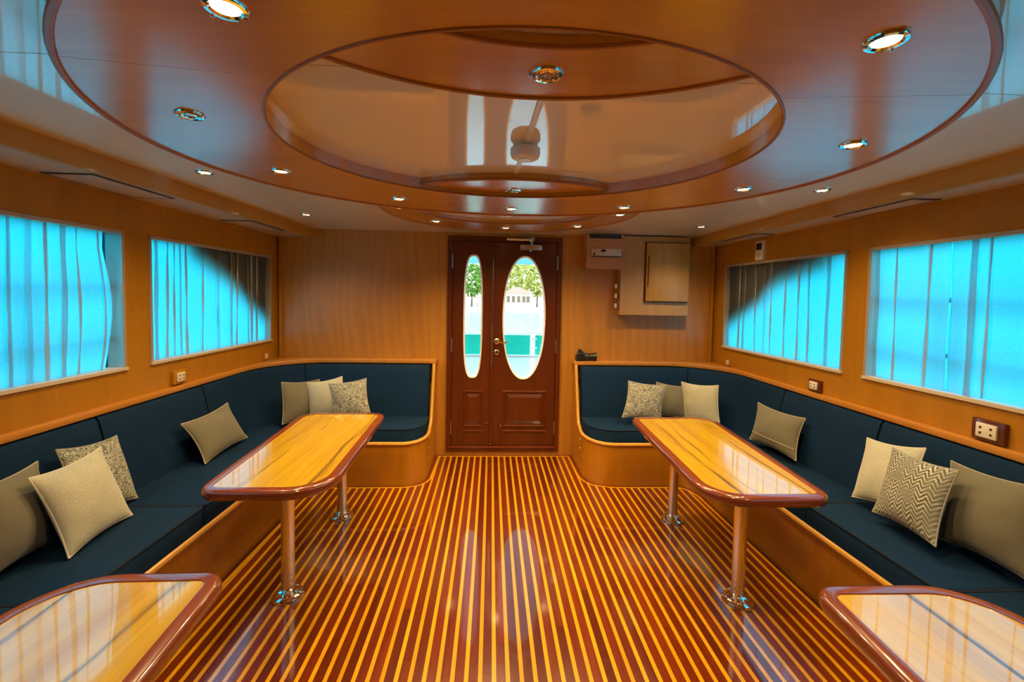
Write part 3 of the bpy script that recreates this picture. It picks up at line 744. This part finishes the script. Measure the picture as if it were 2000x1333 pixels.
# ------------------------------------------------------------------ throw pillows
def pillow(name, C, U, V, T, mat, pipe, label, group, sc=1.0, seam=False, seed=0, kx=.10):
    O = Vector((0, 0, 1.5)); C = O + (Vector(C) - O) * sc; U = Vector(U) * sc * 1.03; V = Vector(V) * sc * 1.03
    Nn = U.cross(V).normalized(); rnd = random.Random(seed); n = 22
    ph = [rnd.uniform(0, 6) for _ in range(6)]
    me_v, me_f, uv = [], [], []
    bm = bmesh.new(); ul = bm.loops.layers.uv.new('UVMap')
    def pos(u, v, s):
        uu = u * (1 - kx * (1 - v * v) * (.8 + .2 * sin(ph[0]))); vv = v * (1 - kx * (1 - u * u))
        b = max(0, (1 - u * u)) ** .55 * max(0, (1 - v * v)) ** .55
        e = max(abs(u), abs(v))
        wr = .16 * sin(9 * v + ph[1]) * max(0, abs(u) - .35) * (1 - abs(u)) * 2 + .12 * sin(8 * u + ph[2]) * max(0, abs(v) - .35) * (1 - abs(v)) * 2 + .05 * sin(3 * u + ph[3]) * sin(3 * v + ph[4])
        h = T * b * (1 + wr)
        q = C + U * uu + V * vv + Nn * (h * s)
        return q
    grid = {}
    for s in (1, -1):
        for i in range(n + 1):
            for j in range(n + 1):
                u = sin(pi / 2 * (2 * i / n - 1)); v = sin(pi / 2 * (2 * j / n - 1))
                edge = i in (0, n) or j in (0, n)
                if s == -1 and edge: grid[s, i, j] = grid[1, i, j]
                else: grid[s, i, j] = (bm.verts.new(pos(u, v, s)), (u * .5 + .5, v * .5 + .5))
    for s in (1, -1):
        for i in range(n):
            for j in range(n):
                q = [grid[s, i, j], grid[s, i + 1, j], grid[s, i + 1, j + 1], grid[s, i, j + 1]]
                if s == -1: q = q[::-1]
                try:
                    f = bm.faces.new([a[0] for a in q])
                    for lp, a in zip(f.loops, q): lp[ul].uv = a[1]
                except ValueError: pass
    me = bpy.data.meshes.new(name); bm.to_mesh(me); bm.free(); me.materials.append(M[mat]); me.shade_smooth()
    o = bpy.data.objects.new(name, me); COL.objects.link(o); tag(o, label, 'pillow', group)
    loop = []
    for i in range(0, n): loop.append(pos(sin(pi / 2 * (2 * i / n - 1)), -1, 1))
    for j in range(0, n): loop.append(pos(1, sin(pi / 2 * (2 * j / n - 1)), 1))
    for i in range(n, 0, -1): loop.append(pos(sin(pi / 2 * (2 * i / n - 1)), 1, 1))
    for j in range(n, 0, -1): loop.append(pos(-1, sin(pi / 2 * (2 * j / n - 1)), 1))
    MB().tube(loop, .0035, 6, True).build('seam', pipe, o)
    if seam:
        ln = [pos(u, -.55 - .06 * (1 - u * u), 1) + Nn * .001 for u in [(-1 + 2 * k / 24) * .98 for k in range(25)]]
        MB().tube(ln, .003, 6).build('flap_seam', 'taupe_pipe', o)
    return o
GP = 'throw pillows on the settees'
pillow('throw_pillow', (-1.772, 1.658, .632), (-.029, .156, -.006), (-.020, -.001, .163), .065, 'taupe', 'taupe_pipe', 'olive-taupe pillow cut by the left edge, behind the cream one', GP, seed=1)
pillow('throw_pillow', (-1.795, 2.063, .632), (-.006, .153, -.020), (-.052, .008, .150), .055, 'swirl', 'pattern_pipe', 'grey patterned pillow standing behind the big cream one on the left settee', GP, seed=2)
pillow('throw_pillow', (-1.679, 1.862, .619), (-.014, .162, 0), (-.053, -.014, .158), .062, 'cream', 'cream_pipe', 'large fuzzy cream pillow in front of a patterned one, left settee', GP, seed=3)
pillow('lumbar_pillow', (-1.752, 2.852, .590), (.001, .218, .007), (-.057, -.013, .121), .060, 'taupe', 'taupe_pipe', 'plain oblong taupe pillow tilted alone on the left settee', GP, seed=4, kx=.12)
pillow('throw_pillow', (-1.509, 3.535, .622), (.094, .123, -.012), (-.020, .038, .150), .060, 'taupe', 'taupe_pipe', 'taupe pillow in the far left corner, first of three in a row', GP, seed=5)
pillow('throw_pillow', (-1.339, 3.60, .630), (.145, -.016, .030), (-.032, .046, .139), .050, 'cream', 'cream_pipe', 'cream pillow between the taupe and the patterned one, far left corner', GP, sc=.975, seed=6)
pillow('throw_pillow', (-1.154, 3.61, .620), (.148, .003, .022), (-.032, .048, .137), .050, 'swirl', 'pattern_pipe', 'swirl-patterned pillow behind the end of the left table', GP, sc=.957, seed=7)
pillow('throw_pillow', (1.321, 3.63, .616), (.155, -.021, -.012), (.038, .050, .142), .052, 'swirl', 'pattern_pipe', 'swirl-patterned pillow behind the end of the right table, nearest the doors', GP, sc=.967, seed=8)
pillow('throw_pillow', (1.590, 3.69, .606), (.143, -.006, -.018), (.025, .057, .127), .050, 'taupe', 'taupe_pipe', 'small taupe pillow half hidden behind a patterned one, far right corner', GP, sc=.985, seed=9)
pillow('throw_pillow', (1.743, 3.50, .629), (.089, -.132, .013), (.006, .036, .155), .055, 'cream', 'cream_pipe', 'cream pillow at the outer end of the trio in the far right corner', GP, seed=10)
pillow('lumbar_pillow', (2.003, 2.919, .593), (.020, -.214, .002), (.037, .017, .130), .060, 'taupe', 'taupe_pipe', 'oblong taupe pillow with a seam across its lower part, right settee', GP, sc=.972, seam=True, seed=11, kx=.12)
pillow('throw_pillow', (2.004, 2.064, .633), (0, -.154, .027), (.058, .028, .146), .055, 'cream', 'cream_pipe', 'cream pillow leaning behind the zigzag one on the right settee', GP, sc=.975, seed=12)
pillow('throw_pillow', (1.955, 1.881, .622), (-.014, -.162, .009), (.056, .014, .152), .055, 'zigzag', 'pattern_pipe', 'zigzag-woven pillow between the cream and the big olive-taupe one', GP, sc=.96, seed=13)
pillow('throw_pillow', (2.021, 1.631, .642), (-.012, -.171, .016), (.030, .012, .165), .065, 'taupe', 'taupe_pipe', 'big olive-taupe pillow cut by the right edge beside the zigzag one', GP, sc=.985, seed=14)

# ------------------------------------------------------------------ curtains
def curtain(S, y0, y1, label, seed, bow=0.):
    """one cloth with folded-back pleats: each pleat runs on past the next one's start, so the returns lie three layers deep"""
    rnd = random.Random(seed); z0, z1 = WZ0 + .012, WZ1 - .012; nz = 8
    stations = []; y = y0; d = 0
    while y < y1 - .02:
        w = rnd.uniform(.06, .19); b = rnd.choice((.003, .004, .006, .006, .010, .014, .030)); w = y1 - y if y + w > y1 - .04 else w
        stations.append((y, .012 + rnd.uniform(0, .006)))
        for f in (.3, .6, .85): stations.append((y + w * f, .013 + .012 * f + rnd.uniform(0, .005)))
        stations.append((y + w, .027 + rnd.uniform(0, .004)))
        if y + w < y1 - .001:
            bb = min(b, w * .6)
            stations.append((y + w + .001, .023)); stations.append((y + w - bb * .5, .019)); stations.append((y + w - bb, .014))
            y = y + w - bb
        else: y = y1
    bm = bmesh.new(); G = []; k1, k2 = rnd.uniform(0, 6), rnd.uniform(0, 6)
    for k in range(nz + 1):
        h = k / nz; z = lerp(z0, z1, h); row = []
        for i, (q, o) in enumerate(stations):
            fr = (q - y0) / (y1 - y0)
            yy = q + .012 * sin(k1 + 17 * q) * (h - .5) * sin(pi * fr) + bow * fr * fr * (1 - sin(pi * min(1, h * 1.1 + .05)))
            row.append(bm.verts.new((S.sg * (S.wall(yy) + .008 + o * (.8 + .3 * (1 - h)) + .003 * sin(k2 + 9 * h + i)), yy, z)))
        G.append(row)
    for k in range(nz):
        for i in range(len(stations) - 1): bm.faces.new((G[k][i], G[k][i + 1], G[k + 1][i + 1], G[k + 1][i]))
    me = bpy.data.meshes.new('curtain'); bm.to_mesh(me); bm.free(); me.materials.append(M['curtain']); me.shade_smooth(); me.set_sharp_from_angle(angle=radians(60))
    o = bpy.data.objects.new('curtain', me); COL.objects.link(o); return tag(o, label, 'curtain', 'window curtains')
C = WIN
curtain(LS, C['left'][0][0] + .016, 3.245, 'pleated curtain covering the nearer half of the left wall\'s far window', 1)
curtain(LS, 3.215, C['left'][0][1] - .016, 'half-shaded curtain over the far half of the left wall\'s far window', 2)
curtain(LS, C['left'][1][0] + .016, 1.985, 'curtain cut by the left edge of the photo, its hem parted from its neighbour', 3)
curtain(LS, 1.955, C['left'][1][1] - .03, 'left-wall curtain beside the window post, its free edge bowing inward', 4, -.05)
curtain(RS, 3.305, C['right'][0][1] - .016, 'half-shaded curtain over the far part of the window under the thermostat', 5)
curtain(RS, C['right'][0][0] + .016, 3.335, 'bright curtain over the nearer part of the window under the thermostat', 6)
curtain(RS, 1.958, C['right'][1][1] - .03, 'right-wall curtain beside the window post, left of the parting with a bright slit', 7)
curtain(RS, C['right'][1][0] + .016, 1.962, 'curtain cut by the right edge of the photo', 8)
curtain(LS, C['left'][2][0] + .016, C['left'][2][1] - .016, 'curtain in the left window behind the camera', 9)
curtain(RS, C['right'][2][0] + .016, C['right'][2][1] - .016, 'curtain in the right window behind the camera', 10)
# bulwark wings and rails on the side decks, close outside the glass
for side, S in SIDES:
    pts = [(2.78, 1.95), (2.95, 1.74), (3.20, 1.63), (3.40, 1.55), (3.55, 1.44), (3.80, 1.29), (4.02, 1.16), (4.02, 1.95)] if side == 'left' else \
          [(2.55, 1.95), (2.68, 1.74), (2.95, 1.68), (3.22, 1.62), (3.36, 1.50), (3.60, 1.38), (3.92, 1.22), (4.02, 1.16), (4.02, 1.95)]
    mb = MB().loft([[wpt(S, y, z, .135) for y, z in pts], [wpt(S, y, z, .165) for y, z in pts]])
    tag(mb.build('deck_bulwark', 'dark_panel', smooth=0), kind='structure')
    r = empty('side_rail', (S.sg * (S.wall(1.7) + .16), 1.7, -.2), label='side deck handrail showing as a shadow through the %s curtain' % side, cat='handrail', group='side deck handrails')
    for z in (1.515, 1.235):
        part('bar', MB().tube([wpt(S, .2, z, .155), wpt(S, 2.5, z, .155)], .016, 8), 'steel', r)
    for y in (1.42, 1.96):
        part('post', MB().tube([wpt(S, y, -.2, .155), wpt(S, y, 1.515, .155)], .016, 8), 'steel', r)

# ------------------------------------------------------------------ things on the aft wall and ledges
# amplifier box under the ceiling
t = empty('amplifier_box', (1.01, YB, 1.755), label='veneered box with a silver control panel, hung beside the door top', cat='amplifier')
YA = 3.88
mb = MB().box(.842, 1.178, YA + .012, YB, 1.752, 2.060).box(.842, .866, YA, YA + .012, 1.752, 2.060).box(1.158, 1.178, YA, YA + .012, 1.752, 2.060).box(.866, 1.158, YA, YA + .012, 1.752, 2.022)
part('case', mb, 'speaker_box', t, smooth=0)
part('vent_slot', MB().box(.868, 1.156, YA + .006, YA + .0125, 2.024, 2.058), 'black', t, smooth=0)
fp_ = part('fascia', MB().box(.888, 1.156, YA - .010, YA + .001, 1.862, 1.930).bevel(.002), 'silver_panel', t)
part('base_strip', MB().box(.888, 1.156, YA - .013, YA - .001, 1.858, 1.866), 'rubber', fp_)
part('display', MB().box(.972, 1.012, YA - .013, YA - .009, 1.903, 1.922), 'screen', fp_)
part('power_switch', MB().box(.902, .916, YA - .015, YA - .009, 1.872, 1.892), 'black', fp_)
for k, x in enumerate((.94, .965, .99, 1.015, 1.032, 1.047, 1.07, 1.095, 1.115, 1.135)):
    part('control_knob', MB().lathe([(.001, -.016), (.005, -.015), (.006, -.009)], c=(x, YA, 1.884 - (.004 if k % 3 else 0)), n=10, axis='y'), 'ivory' if k % 2 else 'steel', fp_)
for k, (x, z) in enumerate(((1.118, 1.915), (1.138, 1.915), (1.128, 1.902), (.915, 1.918))):
    part('jack_socket', MB().lathe([(.001, -.012), (.004, -.012), (.004, -.009)], c=(x, YA, z), n=8, axis='y'), 'black', fp_)
# electrical cabinet
t = empty('wall_cabinet', (1.49, YB, 1.335), label='pale veneer cabinet with a raised door, on the aft wall right of the doors', cat='cabinet')
YC_ = 3.92
part('body', MB().box(1.168, 1.806, YC_, YB, 1.338, 2.055).bevel(.002, 1), 'cabinet', t, smooth=0)
dr = part('door', MB().box(1.397, 1.787, YC_ - .032, YC_ - .002, 1.468, 1.995).bevel(.003), 'cabinet', t, smooth=30)
part('gap', MB().box(1.388, 1.796, YC_ - .003, YC_ + .001, 1.459, 2.004), 'dark_gap', t, smooth=0)
part('pull', MB().tube([(1.412, YC_ - .036, 1.60), (1.414, YC_ - .036, 1.88)], .004, 6), 'dark_gap', dr)
for z in (1.60, 1.51, 1.42):
    s_ = empty('wall_switch', (1.168, YC_ + .045, z), label='small white switch on the cabinet\'s left side, %s of three' % {1.60: 'topmost', 1.51: 'middle', 1.42: 'lowest'}[z], cat='switch', group='switches on the cabinet side')
    MB().box(-.016, .001, -.028, .028, -.026, .026).bevel(.002).build('plate', 'mahogany_rim', s_)
    MB().box(-.034, -.014, -.016, .016, -.020, .020).bevel(.003).build('rocker', 'white_pl', s_)
# thermostat on the right wall
def wall_item(S, y, z, name, **kw):
    e = empty(name, (S.sg * S.wall(y), y, z), **kw); return e
t = wall_item(RS, 3.345, 1.885, 'thermostat', label='white thermostat with a dark display above the right wall\'s far window', cat='thermostat')
MB().box(-.022, .004, -.050, .050, -.075, .075).bevel(.004).build('case', 'white_pl', t)
MB().box(-.0245, -.020, -.034, .034, .005, .058).build('display', 'screen', t)
MB().box(-.0245, -.020, -.030, .030, -.050, -.020).bevel(.001).build('button_panel', 'ivory', t)
# power outlets above the ledges
def outlet(S, y, z, w, h, label, dark=True, depth=.02):
    e = wall_item(S, y, z, 'power_outlet', label=label, cat='outlet', group='power outlets above the ledges')
    g_ = -S.sg
    a, b = sorted((g_ * depth, -g_ * .003))
    MB().box(a, b, -w / 2, w / 2, -h / 2, h / 2).bevel(.004).build('backing_block', 'mahogany' if dark else 'wall', e)
    a, b = sorted((g_ * (depth + .010), g_ * (depth - .002)))
    p_ = MB().box(a, b, -w * .31, w * .31, -h * .33, h * .33).bevel(.003).build('face_plate', 'white_pl' if dark else 'ivory', e)
    for yy in (-w * .16, w * .16):
        for zz in (-h * .13, h * .13):
            a, b = sorted((g_ * (depth + .0112), g_ * (depth + .008)))
            MB().box(a, b, yy - w * .035, yy + w * .035, zz - h * .05, zz + h * .05).build('slot', 'dark_gap', p_)
outlet(RS, 1.735, .957, .125, .092, 'white outlet on a dark block above the right ledge, nearest the photo\'s edge')
outlet(RS, 2.715, .948, .105, .075, 'white outlet on a brown block below the post between the right windows')
outlet(RS, 3.735, .938, .055, .06, 'tiny outlet near the far right corner above the ledge', False, .012)
outlet(LS, 2.785, .955, .105, .085, 'ivory outlet on a wood block under the left wall\'s far window', False, .02)
outlet(LS, 3.80, .938, .06, .06, 'tiny ivory outlet near the far left corner above the ledge', False, .012)
# photo camera left on the right-hand ledge
t = empty('photo_camera', (.87, 3.955, .905), label='black photo camera lying on the end of the right ledge by the doors', cat='camera')
part('body', MB().box(.795, .865, 3.925, 3.985, .906, .985).bevel(.010, 3), 'black', t)
part('viewfinder_hump', MB().loft([[(.800, 3.94, .980), (.845, 3.94, .980), (.845, 3.975, .980), (.800, 3.975, .980)], [(.808, 3.945, 1.018), (.838, 3.945, 1.014), (.838, 3.970, 1.014), (.808, 3.970, 1.018)]]).bevel(.004), 'black', t)
part('hand_grip', MB().box(.783, .800, 3.928, 3.980, .906, .965).bevel(.007, 3), 'rubber', t)
ln = part('lens_barrel', MB().lathe([(.030, 0), (.034, .006), (.034, .05), (.031, .054), (.033, .058), (.036, .086), (.036, .096), (.030, .098)], c=(.862, 3.955, .944), n=24, axis='x'), 'black', t)
part('front_glass', MB().lathe([(.029, .0), (.020, .004), (.001, .006)], c=(.957, 3.955, .944), n=20, axis='x'), 'lensglass', ln)
part('focus_ring', MB().lathe([(.0345, 0), (.0355, .003), (.0355, .018), (.0345, .021)], c=(.880, 3.955, .944), n=24, axis='x'), 'rubber', ln)
part('lens_hood', MB().loft([[(.945, 3.955 + .036 * cos(a), .944 + .036 * sin(a)) for a in [2 * pi * k / 16 for k in range(16)]], [(.972, 3.955 + .041 * cos(a), .946 + .041 * sin(a)) for a in [2 * pi * k / 16 for k in range(16)]]], caps=False), 'black', ln)
part('shutter_dial', MB().lathe([(.008, 0), (.008, .008), (.001, .009)], c=(.852, 3.955, .984), n=14), 'rubber', t)

# ------------------------------------------------------------------ outside, seen through the oval panes
tag(MB().box(-2.6, 2.9, 4.13, 12.3, -.40, -.21).build('deck', 'white_deck', smooth=0), kind='structure')
tag(MB().box(-2.6, 2.9, 4.13, 11.3, 2.30, 2.40).build('deck_roof', 'bounce_lit_roof', smooth=0), kind='structure')
t = empty('stern_railing', (.4, 12, -.21), label='stern railing of teal glass panes behind the oval door windows', cat='railing')
part('top_rail', MB().tube([(-3, 12, .46), (3.5, 12, .46)], .022, 10), 'white_deck', t)
part('bottom_rail', MB().box(-3, 3.5, 11.97, 12.03, -.205, -.16), 'steel', t)
for k in range(5):
    x = -2.9 + 1.36 * k
    part('glass_pane', MB().box(x + .05, x + 1.27, 11.995, 12.005, -.15, .40), 'rail_glass', t, smooth=0)
    for dx in (0, .06):
        part('post', MB().tube([(x + dx - .03, 12, -.21), (x + dx - .03, 12, .46)], .014, 8), 'chrome', t)
    for z in (.05, .30):
        part('clamp', MB().box(x - .10, x + .10, 11.985, 12.015, z - .02, z + .02), 'chrome', t)
sea_o = MB().box(-300, 300, -60, 88, -2.2, -1.8).build('sea', 'sea', smooth=0); tag(sea_o, kind='structure')
tag(MB().loft([[(-120, 80, -2.0), (120, 80, -2.0), (120, 88, -1.3), (-120, 88, -1.3)], [(-120, 80, -1.85), (120, 80, -1.85), (120, 88, -1.2), (-120, 88, -1.2)]], caps=True).box(-120, 120, 88, 140, -2, -1.2).build('beach', 'sand', smooth=0), kind='structure')
def tree(x, y, h, w, mat, label, seed):
    rnd = random.Random(seed)
    t = empty('tree', (x, y, -1.2), label=label, cat='tree', group='trees behind the beach')
    MB().tube([(0, 0, -.1), (.1, 0, h * .35), (-.1, .1, h * .7)], .22, 8, taper=[1, .75, .35]).build('trunk', 'bark', t)
    bm = bmesh.new()
    for k in range(520):
        a = rnd.uniform(0, 2 * pi); cz = rnd.uniform(-1, 1); r = rnd.uniform(.45, 1) ** .5
        q = Vector((cos(a) * sqrt(1 - cz * cz) * w * r, sin(a) * sqrt(1 - cz * cz) * w * r, h * .62 + cz * h * .40 * r))
        s = rnd.uniform(.35, .75)
        u = Vector((rnd.uniform(-1, 1), rnd.uniform(-1, 1), rnd.uniform(-1, 1))).normalized(); v = u.orthogonal().normalized(); w2 = u.cross(v) * .5
        vs = [bm.verts.new(q + p * s) for p in (u, v * .5, -u, -v * .5)]; bm.faces.new(vs)
    me = bpy.data.meshes.new('crown'); bm.to_mesh(me); bm.free(); me.materials.append(M[mat])
    o = bpy.data.objects.new('crown', me); COL.objects.link(o); o.parent = t
tree(-4.4, 97, 9.6, 2.6, 'leaf', 'dense green tree seen through the narrow left pane', 1)
tree(.4, 99, 8.6, 2.0, 'leaf', 'green tree left of the beach house, in the wide oval pane', 2)
tree(4.6, 108, 11.4, 3.6, 'leaf_y', 'tall yellow-green tree behind the beach house roof', 3)
tree(10.8, 103, 10.2, 2.8, 'leaf_y', 'yellowish tree right of the beach house', 4)
tree(-1.6, 112, 10.6, 2.8, 'leaf_y', 'pale tree between the two door panes', 5)
tree(-9.6, 104, 9.6, 2.6, 'leaf', 'green tree left of the narrow door pane', 6)
tree(8.0, 117, 12.4, 3.4, 'leaf_y', 'farthest yellow-green tree behind the right end of the beach house', 7)
t = empty('beach_house', (5.2, 94, -1.2), label='low beach house with a hipped roof across the water', cat='house')
part('wall', MB().box(2.8, 8.2, 92, 97, -1.3, 1.9), 'plaster', t, smooth=0)
part('roof', MB().loft([[(2.3, 91.4, 1.9), (8.7, 91.4, 1.9), (8.7, 97.6, 1.9), (2.3, 97.6, 1.9)], [(4.9, 94, 3.3), (6.1, 94, 3.3), (6.1, 95, 3.3), (4.9, 95, 3.3)]]), 'roof', t, smooth=0)
for x in (3.2, 4.3, 5.4, 6.5, 7.4):
    part('window', MB().box(x, x + .7, 91.93, 92.02, .0, 1.3), 'shade', t, smooth=0)
for k, (x, c) in enumerate(((-2.9, 'sand'), (1.2, 'plaster'))):
    p_ = empty('parasol', (x, 90, -1.2), label='beach parasol %s' % ('in front of the green tree in the narrow pane' if k == 0 else 'left of the beach house'), cat='parasol', group='beach parasols')
    MB().tube([(0, 0, 0), (0, 0, 2.3)], .05, 8).build('pole', 'bark', p_)
    MB().lathe([(1.3, 1.85), (1.28, 1.9), (.05, 2.5), (.001, 2.5)], n=10, caps=False).build('canopy', 'roof' if k == 0 else 'plaster', p_)
